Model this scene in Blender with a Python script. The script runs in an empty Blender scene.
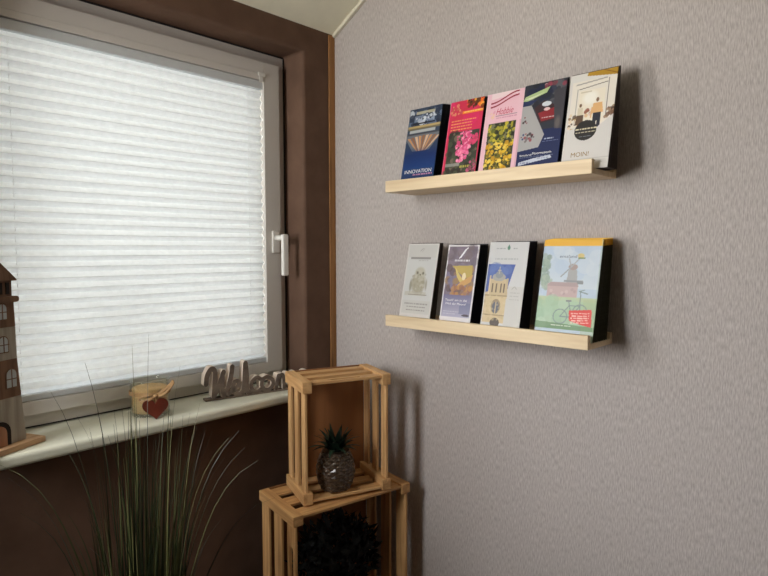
import bpy, bmesh, math, random
import numpy as np
from mathutils import Vector, Matrix

S = bpy.context.scene
C = S.collection
PI = math.pi
rnd = random.Random(7)


def lin(c):
    """8-bit sRGB triple -> linear"""
    o = []
    for x in c:
        x = x / 255.0
        o.append(x / 12.92 if x <= 0.04045 else ((x + 0.055) / 1.055) ** 2.4)
    return tuple(o)


# ------------------------------------------------------------------ materials
def new_mat(name):
    m = bpy.data.materials.new(name)
    m.use_nodes = True
    nt = m.node_tree
    return m, nt, nt.nodes['Principled BSDF'], nt.nodes['Material Output']


def flat(name, col, rough=0.6, metal=0.0, spec=0.4, var=0.0, scale=40.0, bump=0.0):
    m, nt, b, out = new_mat(name)
    b.inputs['Roughness'].default_value = rough
    b.inputs['Metallic'].default_value = metal
    b.inputs['Specular IOR Level'].default_value = spec
    c = lin(col)
    tc = nt.nodes.new('ShaderNodeTexCoord')
    nz = nt.nodes.new('ShaderNodeTexNoise')
    nz.inputs['Scale'].default_value = scale
    nz.inputs['Detail'].default_value = 4
    nt.links.new(tc.outputs['Object'], nz.inputs['Vector'])
    rp = nt.nodes.new('ShaderNodeValToRGB')
    rp.color_ramp.elements[0].position = 0.3
    rp.color_ramp.elements[1].position = 0.7
    rp.color_ramp.elements[0].color = tuple(x * (1 - var) for x in c) + (1,)
    rp.color_ramp.elements[1].color = tuple(min(1, x * (1 + var)) for x in c) + (1,)
    nt.links.new(nz.outputs['Fac'], rp.inputs['Fac'])
    nt.links.new(rp.outputs['Color'], b.inputs['Base Color'])
    if bump:
        bp = nt.nodes.new('ShaderNodeBump')
        bp.inputs['Strength'].default_value = bump
        bp.inputs['Distance'].default_value = 0.002
        nt.links.new(nz.outputs['Fac'], bp.inputs['Height'])
        nt.links.new(bp.outputs['Normal'], b.inputs['Normal'])
    return m


def wood(name, c1, c2, axis=0, rough=0.55, fine=70.0, bump=0.15):
    """grain running along the local axis"""
    m, nt, b, out = new_mat(name)
    b.inputs['Roughness'].default_value = rough
    b.inputs['Specular IOR Level'].default_value = 0.3
    tc = nt.nodes.new('ShaderNodeTexCoord')
    oi = nt.nodes.new('ShaderNodeObjectInfo')
    mul = nt.nodes.new('ShaderNodeMath'); mul.operation = 'MULTIPLY'; mul.inputs[1].default_value = 17.0
    nt.links.new(oi.outputs['Random'], mul.inputs[0])
    add = nt.nodes.new('ShaderNodeVectorMath'); add.operation = 'ADD'
    nt.links.new(tc.outputs['Object'], add.inputs[0])
    nt.links.new(mul.outputs[0], add.inputs[1])
    mp = nt.nodes.new('ShaderNodeMapping')
    sc = [fine] * 3
    sc[axis] = fine / 14
    mp.inputs['Scale'].default_value = sc
    nt.links.new(add.outputs[0], mp.inputs['Vector'])
    nz = nt.nodes.new('ShaderNodeTexNoise')
    nz.inputs['Scale'].default_value = 1.0
    nz.inputs['Detail'].default_value = 5
    nz.inputs['Distortion'].default_value = 0.8
    nt.links.new(mp.outputs[0], nz.inputs['Vector'])
    rp = nt.nodes.new('ShaderNodeValToRGB')
    rp.color_ramp.elements[0].position = 0.33
    rp.color_ramp.elements[1].position = 0.62
    rp.color_ramp.elements[0].color = lin(c1) + (1,)
    rp.color_ramp.elements[1].color = lin(c2) + (1,)
    nt.links.new(nz.outputs['Fac'], rp.inputs['Fac'])
    nt.links.new(rp.outputs['Color'], b.inputs['Base Color'])
    bp = nt.nodes.new('ShaderNodeBump')
    bp.inputs['Strength'].default_value = bump
    bp.inputs['Distance'].default_value = 0.001
    nt.links.new(nz.outputs['Fac'], bp.inputs['Height'])
    nt.links.new(bp.outputs['Normal'], b.inputs['Normal'])
    return m


def wallpaper():
    m, nt, b, out = new_mat('woven_wallpaper')
    b.inputs['Roughness'].default_value = 0.85
    b.inputs['Specular IOR Level'].default_value = 0.15
    tc = nt.nodes.new('ShaderNodeTexCoord')
    mp = nt.nodes.new('ShaderNodeMapping')
    mp.inputs['Scale'].default_value = (480, 480, 75)
    nt.links.new(tc.outputs['Object'], mp.inputs['Vector'])
    nz = nt.nodes.new('ShaderNodeTexNoise')
    nz.inputs['Scale'].default_value = 1.0
    nz.inputs['Detail'].default_value = 3
    nt.links.new(mp.outputs[0], nz.inputs['Vector'])
    nb = nt.nodes.new('ShaderNodeTexNoise')
    nb.inputs['Scale'].default_value = 9.0
    nb.inputs['Detail'].default_value = 3
    nt.links.new(tc.outputs['Object'], nb.inputs['Vector'])
    rp = nt.nodes.new('ShaderNodeValToRGB')
    rp.color_ramp.elements[0].position = 0.32
    rp.color_ramp.elements[1].position = 0.68
    rp.color_ramp.elements[0].color = lin(WP1) + (1,)
    rp.color_ramp.elements[1].color = lin(WP2) + (1,)
    nt.links.new(nz.outputs['Fac'], rp.inputs['Fac'])
    mx = nt.nodes.new('ShaderNodeMix'); mx.data_type = 'RGBA'; mx.blend_type = 'MULTIPLY'
    mx.inputs[0].default_value = 0.05
    nt.links.new(rp.outputs['Color'], mx.inputs[6])
    nt.links.new(nb.outputs['Fac'], mx.inputs[7])
    nt.links.new(mx.outputs[2], b.inputs['Base Color'])
    bp = nt.nodes.new('ShaderNodeBump')
    bp.inputs['Strength'].default_value = 0.5
    bp.inputs['Distance'].default_value = 0.0011
    nt.links.new(nz.outputs['Fac'], bp.inputs['Height'])
    nt.links.new(bp.outputs['Normal'], b.inputs['Normal'])
    return m


def glass(name, tint=(1, 1, 1), reflect=0.9):
    """thin clear glass: see-through with a fresnel reflection"""
    m, nt, b, out = new_mat(name)
    nt.nodes.remove(b)
    tr = nt.nodes.new('ShaderNodeBsdfTransparent'); tr.inputs[0].default_value = tint + (1,)
    gl = nt.nodes.new('ShaderNodeBsdfGlossy'); gl.inputs['Roughness'].default_value = 0.03
    lw = nt.nodes.new('ShaderNodeLayerWeight'); lw.inputs['Blend'].default_value = 0.5
    pw = nt.nodes.new('ShaderNodeMath'); pw.operation = 'POWER'; pw.inputs[1].default_value = 4.0
    nt.links.new(lw.outputs['Facing'], pw.inputs[0])
    mu = nt.nodes.new('ShaderNodeMath'); mu.operation = 'MULTIPLY_ADD'; mu.inputs[1].default_value = 0.6 * reflect; mu.inputs[2].default_value = 0.035 if name == 'window_glass' else 0.075
    nt.links.new(pw.outputs[0], mu.inputs[0])
    mx = nt.nodes.new('ShaderNodeMixShader')
    nt.links.new(mu.outputs[0], mx.inputs[0])
    nt.links.new(tr.outputs[0], mx.inputs[1])
    nt.links.new(gl.outputs[0], mx.inputs[2])
    nt.links.new(mx.outputs[0], out.inputs['Surface'])
    return m


def blind_cloth():
    m, nt, b, out = new_mat('pleated_blind_cloth')
    nt.nodes.remove(b)
    tc = nt.nodes.new('ShaderNodeTexCoord')
    nz = nt.nodes.new('ShaderNodeTexNoise'); nz.inputs['Scale'].default_value = 85.0; nz.inputs['Detail'].default_value = 5
    nt.links.new(tc.outputs['Object'], nz.inputs['Vector'])
    rp = nt.nodes.new('ShaderNodeValToRGB')
    rp.color_ramp.elements[0].position = 0.3; rp.color_ramp.elements[1].position = 0.7
    rp.color_ramp.elements[0].color = (0.78, 0.81, 0.81, 1); rp.color_ramp.elements[1].color = (0.84, 0.87, 0.87, 1)
    nt.links.new(nz.outputs['Fac'], rp.inputs['Fac'])
    d = nt.nodes.new('ShaderNodeBsdfDiffuse'); t = nt.nodes.new('ShaderNodeBsdfTranslucent')
    nt.links.new(rp.outputs['Color'], d.inputs['Color']); nt.links.new(rp.outputs['Color'], t.inputs['Color'])
    mx = nt.nodes.new('ShaderNodeMixShader'); mx.inputs[0].default_value = 0.034
    nt.links.new(d.outputs[0], mx.inputs[1]); nt.links.new(t.outputs[0], mx.inputs[2])
    nt.links.new(mx.outputs[0], out.inputs['Surface'])
    return m


def print_mat():
    m, nt, b, out = new_mat('printed_paper')
    a = nt.nodes.new('ShaderNodeVertexColor'); a.layer_name = 'print'
    nt.links.new(a.outputs['Color'], b.inputs['Base Color'])
    b.inputs['Roughness'].default_value = 0.42
    b.inputs['Specular IOR Level'].default_value = 0.35
    return m


WP1, WP2 = (173, 164, 160), (206, 198, 194)
M = {}
M['wallpaper'] = wallpaper()
M['brown'] = flat('brown_suede_paint', (108, 84, 70), 0.85, spec=0.1, var=0.13, scale=14, bump=0.15)
M['plain_wall'] = flat('cream_paint', (108, 95, 86), 0.9, spec=0.1, var=0.03, scale=8)
M['ceiling'] = flat('cream_ceiling_paint', (240, 236, 214), 0.9, spec=0.1, var=0.03, scale=25, bump=0.1)
M['floor'] = wood('floor_laminate', (44, 32, 25), (62, 46, 36), 1, 0.5, 18)
M['trim_wood'] = wood('oak_trim', (138, 96, 54), (170, 122, 74), 2, 0.5, 60)
M['cornice'] = flat('cream_gloss_strip', (226, 220, 200), 0.5, var=0.03)
M['plastic'] = flat('white_window_plastic', (212, 207, 200), 0.35, spec=0.5, var=0.015, scale=6)
M['gap_shade_strip'] = flat('painted_gap_shade', (38, 32, 30), 0.7)  # shadow in the gap between frame and reveal, painted as a dark strip
M['sill'] = flat('cream_marble_sill', (226, 226, 208), 0.28, spec=0.5, var=0.05, scale=16)
M['handle'] = flat('white_enamel_handle', (232, 229, 222), 0.3, spec=0.5, var=0.01)
M['glass'] = glass('window_glass')
M['blind'] = blind_cloth()
M['rail'] = flat('white_aluminium_rail', (212, 216, 218), 0.4, spec=0.5, var=0.01)
M['cord'] = flat('grey_cord', (226, 228, 228), 0.8)
for ax, k in ((0, 'x'), (1, 'y'), (2, 'z')):
    M['ledge_' + k] = wood('birch_ledge_' + k, (222, 196, 158), (238, 216, 180), ax, 0.45, 55, 0.05)
    M['crate_' + k] = wood('pine_crate_' + k, (188, 140, 90), (222, 178, 124), ax, 0.5, 60, 0.15)
    M['crate2_' + k] = wood('dark_pine_crate_' + k, (184, 134, 84), (220, 174, 118), ax, 0.5, 60, 0.15)
M['ply'] = wood('plywood_panel', (136, 90, 54), (156, 106, 66), 2, 0.55, 22, 0.05)
M['print'] = print_mat()
M['paper'] = flat('white_paper_edge', (214, 210, 204), 0.7, var=0.05, scale=200)
M['edge_shade_dark'] = flat('dark_shaded_edge', (30, 32, 44), 0.6, var=0.1, scale=200)  # shade on the stack sides put into the edge colour, with navy print
M['edge_shade_olive'] = flat('olive_shaded_edge', (74, 72, 54), 0.6, var=0.2, scale=200)  # stack side shade painted into an olive edge tone
M['edge_shade_grey'] = flat('grey_shaded_edge', (92, 82, 76), 0.7, var=0.1, scale=200)  # shaded stack sides of the pale brochures, painted grey-brown
M['white_ink'] = flat('white_ink', (240, 240, 240), 0.5)
M['red_ink'] = flat('crimson_ink', (196, 62, 92), 0.5)
M['bronze_ink'] = flat('bronze_ink', (150, 118, 60), 0.5)
M['grey_ink'] = flat('grey_ink', (120, 116, 112), 0.5)
M['blue_ink'] = flat('grey_blue_ink', (92, 104, 124), 0.5)
M['yellow_ink'] = flat('yellow_ink', (240, 190, 60), 0.5)
M['sign'] = wood('greywashed_sign_wood', (98, 84, 74), (124, 110, 98), 0, 0.7, 40, 0.1)
M['sign_edge_lit'] = flat('window_lit_sign_edge', (206, 190, 174), 0.7, var=0.05)  # window light on the letter sides put into a paler colour
M['jar_glass'] = glass('jar_glass', (0.95, 0.97, 0.94), 1.2)
M['wax'] = flat('cream_sand_fill', (208, 168, 118), 0.7, var=0.08, scale=120)
M['twine'] = flat('jute_twine', (176, 140, 98), 0.9, var=0.2, scale=400, bump=0.4)
M['heart'] = flat('dark_red_painted_heart', (98, 38, 22), 0.5, var=0.18, scale=50)
M['lh_brown'] = wood('walnut_stained_board', (106, 78, 60), (136, 104, 82), 2, 0.7, 60)
M['lh_grey'] = wood('greywashed_board', (158, 148, 134), (186, 178, 164), 2, 0.7, 60)
M['lh_base'] = wood('lighthouse_base_board', (176, 136, 100), (206, 168, 130), 0, 0.6, 50)
M['lh_dark'] = flat('dark_opening', (40, 30, 26), 0.8)
M['lh_pane'] = flat('silver_grey_pane', (196, 204, 206), 0.35, var=0.05)
M['lh_door'] = wood('reddish_door_board', (150, 98, 72), (196, 146, 112), 2, 0.6, 60)
M['grass'] = None
M['leaf'] = flat('dark_green_leaf', (30, 48, 34), 0.45, var=0.3, scale=60)
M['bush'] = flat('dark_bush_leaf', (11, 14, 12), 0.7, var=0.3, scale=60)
M['pine_body'] = flat('dark_bronze_faceted_glass', (74, 58, 44), 0.28, spec=0.8, var=0.25, scale=60)
M['pot'] = flat('dark_grey_planter', (58, 54, 52), 0.5, var=0.05)
M['soil'] = flat('dark_soil', (44, 34, 28), 0.95, var=0.3, scale=90)


def grass_mat():
    m, nt, b, out = new_mat('grass_blade')
    g = nt.nodes.new('ShaderNodeNewGeometry')
    rp = nt.nodes.new('ShaderNodeValToRGB')
    e = rp.color_ramp.elements
    e[0].color = lin((28, 36, 18)) + (1,); e[0].position = 0.0
    e[1].color = lin((104, 102, 62)) + (1,); e[1].position = 1.0
    x = e.new(0.6); x.color = lin((46, 54, 27)) + (1,)
    nt.links.new(g.outputs['Random Per Island'], rp.inputs['Fac'])
    nt.links.new(rp.outputs['Color'], b.inputs['Base Color'])
    b.inputs['Roughness'].default_value = 0.4
    return m


M['grass'] = grass_mat()


# ------------------------------------------------------------------ mesh helpers
class MB:
    def __init__(s):
        s.bm = bmesh.new()

    def box(s, lo, hi, mi=0, mat=None):
        x0, y0, z0 = lo; x1, y1, z1 = hi
        v = [Vector(p) for p in ((x0, y0, z0), (x1, y0, z0), (x1, y1, z0), (x0, y1, z0),
                                 (x0, y0, z1), (x1, y0, z1), (x1, y1, z1), (x0, y1, z1))]
        if mat is not None:
            v = [mat @ p for p in v]
        v = [s.bm.verts.new(p) for p in v]
        for f in ((0, 3, 2, 1), (4, 5, 6, 7), (0, 1, 5, 4), (1, 2, 6, 5), (2, 3, 7, 6), (3, 0, 4, 7)):
            fc = s.bm.faces.new([v[i] for i in f]); fc.material_index = mi
        return s

    def prism(s, poly, f0, f1, mi=0):
        """poly: 2D points (any winding); f0, f1 map a 2D point to 3D for the two caps"""
        a = [s.bm.verts.new(f0(p)) for p in poly]
        b = [s.bm.verts.new(f1(p)) for p in poly]
        n = len(poly)
        for fc in [s.bm.faces.new(a), s.bm.faces.new(b[::-1])]:
            fc.material_index = mi
        for i in range(n):
            j = (i + 1) % n
            fc = s.bm.faces.new((a[j], a[i], b[i], b[j])); fc.material_index = mi
        return s

    def tube(s, pts, r, seg=8, closed=False, mi=0, flat=1.0):
        pts = [Vector(p) for p in pts]
        n = len(pts)
        rs = r if isinstance(r, (list, tuple)) else [r] * n
        rings = []
        prev = None
        for i, p in enumerate(pts):
            if closed:
                t = pts[(i + 1) % n] - pts[i - 1]
            else:
                t = pts[min(i + 1, n - 1)] - pts[max(i - 1, 0)]
            t.normalize()
            if prev is None:
                ref = Vector((0, 0, 1)) if abs(t.z) < 0.9 else Vector((1, 0, 0))
            else:
                ref = prev
            a = (ref - t * ref.dot(t)).normalized()
            prev = a
            b = t.cross(a)
            rings.append([s.bm.verts.new(p + (a * math.cos(2 * PI * k / seg) + b * math.sin(2 * PI * k / seg) * flat) * rs[i]) for k in range(seg)])
        m = n if closed else n - 1
        for i in range(m):
            A, B = rings[i], rings[(i + 1) % n]
            for k in range(seg):
                fc = s.bm.faces.new((A[k], A[(k + 1) % seg], B[(k + 1) % seg], B[k])); fc.material_index = mi; fc.smooth = True
        if not closed:
            for ring in (rings[0][::-1], rings[-1]):
                fc = s.bm.faces.new(ring); fc.material_index = mi
        return s

    def lathe(s, prof, seg=40, mi=0, smooth=True):
        """prof: (r, z) from bottom to top, r = 0 closes with a point"""
        rings = []
        for r, z in prof:
            if r <= 1e-7:
                rings.append([s.bm.verts.new((0, 0, z))])
            else:
                rings.append([s.bm.verts.new((r * math.cos(2 * PI * k / seg), r * math.sin(2 * PI * k / seg), z)) for k in range(seg)])
        for A, B in zip(rings, rings[1:]):
            if len(A) == 1 and len(B) == 1:
                continue
            for k in range(seg):
                j = (k + 1) % seg
                if len(A) == 1:
                    vs = (A[0], B[k], B[j])
                elif len(B) == 1:
                    vs = (A[k], A[j], B[0])
                else:
                    vs = (A[k], A[j], B[j], B[k])
                fc = s.bm.faces.new(vs[::-1] if False else vs); fc.material_index = mi; fc.smooth = smooth
        return s

    def build(s, name, mats, parent=None, bevel=0.0, seg=2):
        me = bpy.data.meshes.new(name)
        bmesh.ops.recalc_face_normals(s.bm, faces=s.bm.faces)
        s.bm.to_mesh(me); s.bm.free()
        for m in (mats if isinstance(mats, (list, tuple)) else [mats]):
            me.materials.append(m)
        o = bpy.data.objects.new(name, me)
        C.objects.link(o)
        if parent is not None:
            o.parent = parent
        if bevel:
            bv = o.modifiers.new('bevel', 'BEVEL'); bv.width = bevel; bv.segments = seg; bv.limit_method = 'ANGLE'
        return o


def tag(o, label=None, cat=None, group=None, kind=None):
    if label: o['label'] = label
    if cat: o['category'] = cat
    if group: o['group'] = group
    if kind: o['kind'] = kind
    return o


def empty(name, loc=(0, 0, 0), rot=(0, 0, 0)):
    o = bpy.data.objects.new(name, None)
    o.empty_display_size = 0.05
    C.objects.link(o)
    o.location = loc; o.rotation_euler = rot
    return o


def smooth_path(pts, n=8, closed=False):
    P = [Vector(p) for p in pts]
    out = []
    m = len(P)
    rng = range(m) if closed else range(m - 1)
    for i in rng:
        p1, p2 = P[i], P[(i + 1) % m]
        p0 = P[i - 1] if (closed or i > 0) else p1 * 2 - p2
        p3 = P[(i + 2) % m] if (closed or i + 2 < m) else p2 * 2 - p1
        for k in range(n):
            t = k / n
            out.append(0.5 * ((2 * p1) + (p2 - p0) * t + (2 * p0 - 5 * p1 + 4 * p2 - p3) * t * t + (3 * p1 - p0 - 3 * p2 + p3) * t ** 3))
    if not closed:
        out.append(P[-1])
    return out


# ------------------------------------------------------------------ room
XR, ZT, ZB = -0.1214, 1.7284, 0.721          # window opening: right side, head, bottom
XL = -0.985                                   # left side of the opening
ZC, SL = 1.803, 0.545                         # ceiling height at window wall, slope
YF = -1.25                                    # where the sloping ceiling turns level
ZF = ZC - SL * YF
XW, YB = -1.75, -3.2                          # left wall, back wall

# window wall (with opening)
T = 0.24
W2L, W2R = -1.66, -1.065                       # undraped window added further left, out of view, to light the room
b = MB()
gx = [XW - T, W2L, W2R, XL, XR, 0.2]; gz = [0, ZB, ZT, ZC + .2]
hole = {(1, 1), (3, 1)}
gv = {(i, k, y): b.bm.verts.new((x, y, z)) for i, x in enumerate(gx) for k, z in enumerate(gz) for y in (0, T)}
for i in range(5):
    for k in range(3):
        c = ((i, k), (i + 1, k), (i + 1, k + 1), (i, k + 1))
        if (i, k) in hole:
            for q in range(4):
                p_, r_ = c[q], c[(q + 1) % 4]
                b.bm.faces.new((gv[p_ + (0,)], gv[r_ + (0,)], gv[r_ + (T,)], gv[p_ + (T,)]))
        else:
            for y in (0, T):
                b.bm.faces.new([gv[p_ + (y,)] for p_ in c])
for i in range(5):
    for k in (0, 3):
        b.bm.faces.new((gv[(i, k, 0)], gv[(i + 1, k, 0)], gv[(i + 1, k, T)], gv[(i, k, T)]))
for k in range(3):
    for i in (0, 5):
        b.bm.faces.new((gv[(i, k, 0)], gv[(i, k + 1, 0)], gv[(i, k + 1, T)], gv[(i, k, T)]))
tag(b.build('wall_front', M['brown'], bevel=0.009, seg=4), 'dark brown window wall around the recessed window', 'wall', kind='structure')

b = MB()
b.box((0, YB - T, 0), (0.2, 0, ZF + .2))
tag(b.build('wall_right', M['wallpaper']), 'pale mauve woven wallpaper wall behind the two ledges', 'wall', kind='structure')

# left wall: unseen window added close to the corner for side light
LY0, LY1, LZ0, LZ1 = -0.50, -0.06, 0.92, 1.86
b = MB()
b.box((XW - T, YB - T, 0), (XW, LY0, ZF + .2)); b.box((XW - T, LY1, 0), (XW, 0, ZF + .2))
b.box((XW - T, LY0, 0), (XW, LY1, LZ0)); b.box((XW - T, LY0, LZ1), (XW, LY1, ZF + .2))
tag(b.build('wall_left', M['plain_wall']), 'cream wall to the left, outside the photo', 'wall', kind='structure')
b = MB()
b.box((XW, YB - T, 0), (0, YB, ZF + .2))
tag(b.build('wall_back', M['plain_wall']), 'cream wall behind the viewer', 'wall', kind='structure')
b = MB()
b.box((XW - T, YB - T, -0.1), (0.2, T, 0))
tag(b.build('floor', M['floor']), 'brown wooden floor of the room', 'floor', kind='structure')
b = MB()
b.prism([(0.0, ZC), (YF, ZF), (YB, ZF), (YB, ZF + .15), (YF, ZF + .15), (0.0, ZC + .15)],
        lambda p: (XW, p[0], p[1]), lambda p: (0.0, p[0], p[1]))
tag(b.build('ceiling', M['ceiling']), 'cream ceiling sloping up from the window wall', 'ceiling', kind='structure')

b = MB(); b.box((-0.024, -0.0045, 0), (-0.0003, -0.0003, ZC - .004))
tag(b.build('trim_1', M['trim_wood'], bevel=0.001), 'brown wooden strip up the corner beside the window', 'trim', kind='structure')
b = MB()
e = Vector((0, YF, ZF)) - Vector((0, 0, ZC)); n = Vector((0, -e.z, e.y)).normalized()
if n.z > 0: n = -n
p0 = Vector((0, -0.002, ZC)); p1 = Vector((0, YF, ZF))
q = [p0, p1, p1 + n * 0.011, p0 + n * 0.011]
a1 = [b.bm.verts.new(p + Vector((-0.0003, 0, 0))) for p in q]; a2 = [b.bm.verts.new(p + Vector((-0.010, 0, 0))) for p in q]
b.bm.faces.new(a1); b.bm.faces.new(a2[::-1])
for i in range(4):
    j = (i + 1) % 4
    b.bm.faces.new((a1[j], a1[i], a2[i], a2[j]))
tag(b.build('trim_2', M['cornice']), 'thin cream strip between sloping ceiling and wallpaper', 'trim', kind='structure')


# ------------------------------------------------------------------ window
def ring(mb, o, i, y0, y1, mi=0):
    """rectangular ring in the XZ plane; o, i = (x0, z0, x1, z1)"""
    mb.box((o[0], y0, o[1]), (i[0], y1, o[3]), mi); mb.box((i[2], y0, o[1]), (o[2], y1, o[3]), mi)
    mb.box((i[0], y0, o[1]), (i[2], y1, i[1]), mi); mb.box((i[0], y0, i[3]), (i[2], y1, o[3]), mi)


win = empty('window_1', (0, 0, 0)); tag(win, 'white plastic window behind the pleated blind', 'window', kind='structure')
SZ = 0.749
b = MB(); ring(b, (XL, SZ, XR, ZT), (XL + .055, SZ + .05, XR - .055, ZT - .055), 0.092, 0.155)
b.build('frame', M['plastic'], win, bevel=0.002)
b = MB(); ring(b, (XL + .001, SZ + .001, XR - .001, ZT - .001), (XL + .005, SZ + .003, XR - .005, ZT - .005), 0.0895, 0.0925)
b.build('gap_shade_strip', M['gap_shade_strip'], win)
SO = (XL + .034, 0.782, -0.154, 1.692); SI = (XL + .088, 0.812, -0.2085, 1.640)
b = MB(); ring(b, SO, SI, 0.073, 0.1395)
b.box((SI[0], .0716, 1.6555), (SI[2] + .004, .0731, 1.6585))
sash = b.build('sash', M['plastic'], win, bevel=0.003)
b = MB(); ring(b, (SI[0], SI[1], SI[2], SI[3]), (SI[0] + .012, SI[1] + .012, SI[2] - .012, SI[3] - .012), 0.104, 0.1245)
b.build('glazing_bead', M['plastic'], sash, bevel=0.002)
b = MB(); b.box((SI[0], 0.125, SI[1]), (SI[2], 0.131, SI[3]))
b.build('pane', M['glass'], sash)
b = MB(); b.prism([(-.079, ZB), (.155, ZB), (.155, .748), (-.079, .748)], lambda p: (XL + .0005, p[0], p[1]) if p[0] > 0 else (XL - .03, p[0], p[1]),
                  lambda p: (XR - .0005, p[0], p[1]) if p[0] > 0 else (XR + .02, p[0], p[1]))
b.bm.free(); b = MB()
b.box((XL + .0006, -0.0795, ZB + .0004), (XR - .0006, 0.15, .748))
b.build('window_sill', M['sill'], win, bevel=0.009, seg=4)
# handle on the right stile of the sash
hx, hz = -0.176, 1.172
b = MB(); b.box((hx - .013, 0.065, hz - .033), (hx + .013, 0.0729, hz + .033))
hd = b.build('handle', M['handle'], sash, bevel=0.003, seg=3)
b = MB()
b.tube([(hx, 0.066, hz + .012), (hx, 0.030, hz + .012)], 0.0085, 14)
b.build('handle_neck', M['handle'], hd)
b = MB()
b.box((hx - .010, 0.018, hz - .100), (hx + .010, 0.032, hz + .022))
b.build('lever', M['handle'], hd, bevel=0.004, seg=3)

w2 = empty('added_window_2', (0, 0, 0)); tag(w2, 'undraped window added out of view in the brown wall to light the room', 'window', kind='structure')
b = MB(); ring(b, (W2L, SZ, W2R, ZT), (W2L + .06, SZ + .06, W2R - .06, ZT - .06), 0.092, 0.150)
b.build('frame', M['plastic'], w2, bevel=0.002)
b = MB(); b.box((W2L + .0601, 0.118, SZ + .0601), (W2R - .0601, 0.124, ZT - .0601)); b.build('pane', M['glass'], w2)
b = MB(); b.box((W2L + .0006, -.0795, ZB + .0004), (W2R - .0006, .15, .748)); b.build('window_sill', M['sill'], w2, bevel=0.009, seg=4)

w3 = empty('added_window_3', (0, 0, 0)); tag(w3, 'plain side window added out of view in the left wall for side light', 'window', kind='structure')
b = MB()
for (y0, z0, y1, z1) in ((LY0, LZ0, LY0 + .05, LZ1), (LY1 - .05, LZ0, LY1, LZ1), (LY0 + .05, LZ0, LY1 - .05, LZ0 + .05), (LY0 + .05, LZ1 - .05, LY1 - .05, LZ1)):
    b.box((XW - .10, y0, z0), (XW - .04, y1, z1))
b.build('frame', M['plastic'], w3, bevel=0.002)
b = MB(); b.box((XW - .073, LY0 + .05, LZ0 + .05), (XW - .067, LY1 - .05, LZ1 - .05)); b.build('pane', M['glass'], w3)

# ------------------------------------------------------------------ pleated blind
bl = empty('pleated_blind', (0, 0, 0.812))
tag(bl, 'white translucent pleated blind drawn down over the window', 'blind')
bl.location = (0, 0, 0)
BX0, BX1 = XL + .0883, -0.2088
FB, FT = 0.827, 1.616
NP = 32
b = MB()
prev = None
for i in range(2 * NP + 1):
    z = FB + (FT - FB) * i / (2 * NP)
    y = 0.0830 if i % 2 else 0.0945
    cur = (b.bm.verts.new((BX0, y, z)), b.bm.verts.new((BX1, y, z)))
    if prev:
        b.bm.faces.new((prev[0], prev[1], cur[1], cur[0]))
    prev = cur
b.build('blind_cloth', M['blind'], bl)
b = MB(); b.box((BX0 - .0005, 0.079, FT), (BX1 + .001, 0.098, FT + .0232)); hr = b.build('head_rail', M['rail'], bl, bevel=0.002)
b = MB(); b.box((BX1 - .020, 0.0685, FT + .034), (BX1 + .003, 0.0727, FT + .044)); b.box((BX1 - .016, 0.0705, FT + .016), (BX1 - .004, 0.0727, FT + .036)); b.build('bracket', M['handle'], hr, bevel=0.001)
b = MB(); b.box((BX0 - .0005, 0.079, FB - .0135), (BX1 + .001, 0.098, FB)); b.build('bottom_rail', M['rail'], bl, bevel=0.002)
for cx in (BX1 - .045, BX0 + .045):
    b = MB(); b.tube([(cx, 0.0885, FB), (cx, 0.0885, FT)], 0.0007, 6); b.build('cord', M['cord'], bl)

# ------------------------------------------------------------------ ledges
YE = -0.33


def ledge(z, label):
    r = empty('picture_ledge', (0, YE - .275, z)); tag(r, label, 'shelf', 'birch picture ledges')
    L = .275
    b = MB(); b.box((-.1075, -L, 0), (-.0125, L, .0115)); b.build('bottom_board', M['ledge_y'], r, bevel=0.0008)
    b = MB(); b.box((-.120, -L, 0), (-.1077, L, .029)); b.build('front_lip', M['ledge_y'], r, bevel=0.0012)
    b = MB(); b.box((-.0123, -L, 0), (-.0004, L, .024)); b.build('back_board', M['ledge_y'], r, bevel=0.0012)
    return r


ZU, ZL = 1.2962, 0.9497
ledge(ZU, 'upper birch picture ledge holding five brochure stacks')
ledge(ZL, 'lower birch picture ledge holding four brochure stacks')

# ------------------------------------------------------------------ brochures: printed covers
GW, GH = 110, 220
VV, UU = np.mgrid[0:GH, 0:GW]
VIS = .895                                    # the lip hides the foot of every cover
UU = (UU + .5) / GW; VV = (VV + .5) / GH / VIS


def sr(c):
    return np.array(lin(c))


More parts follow.
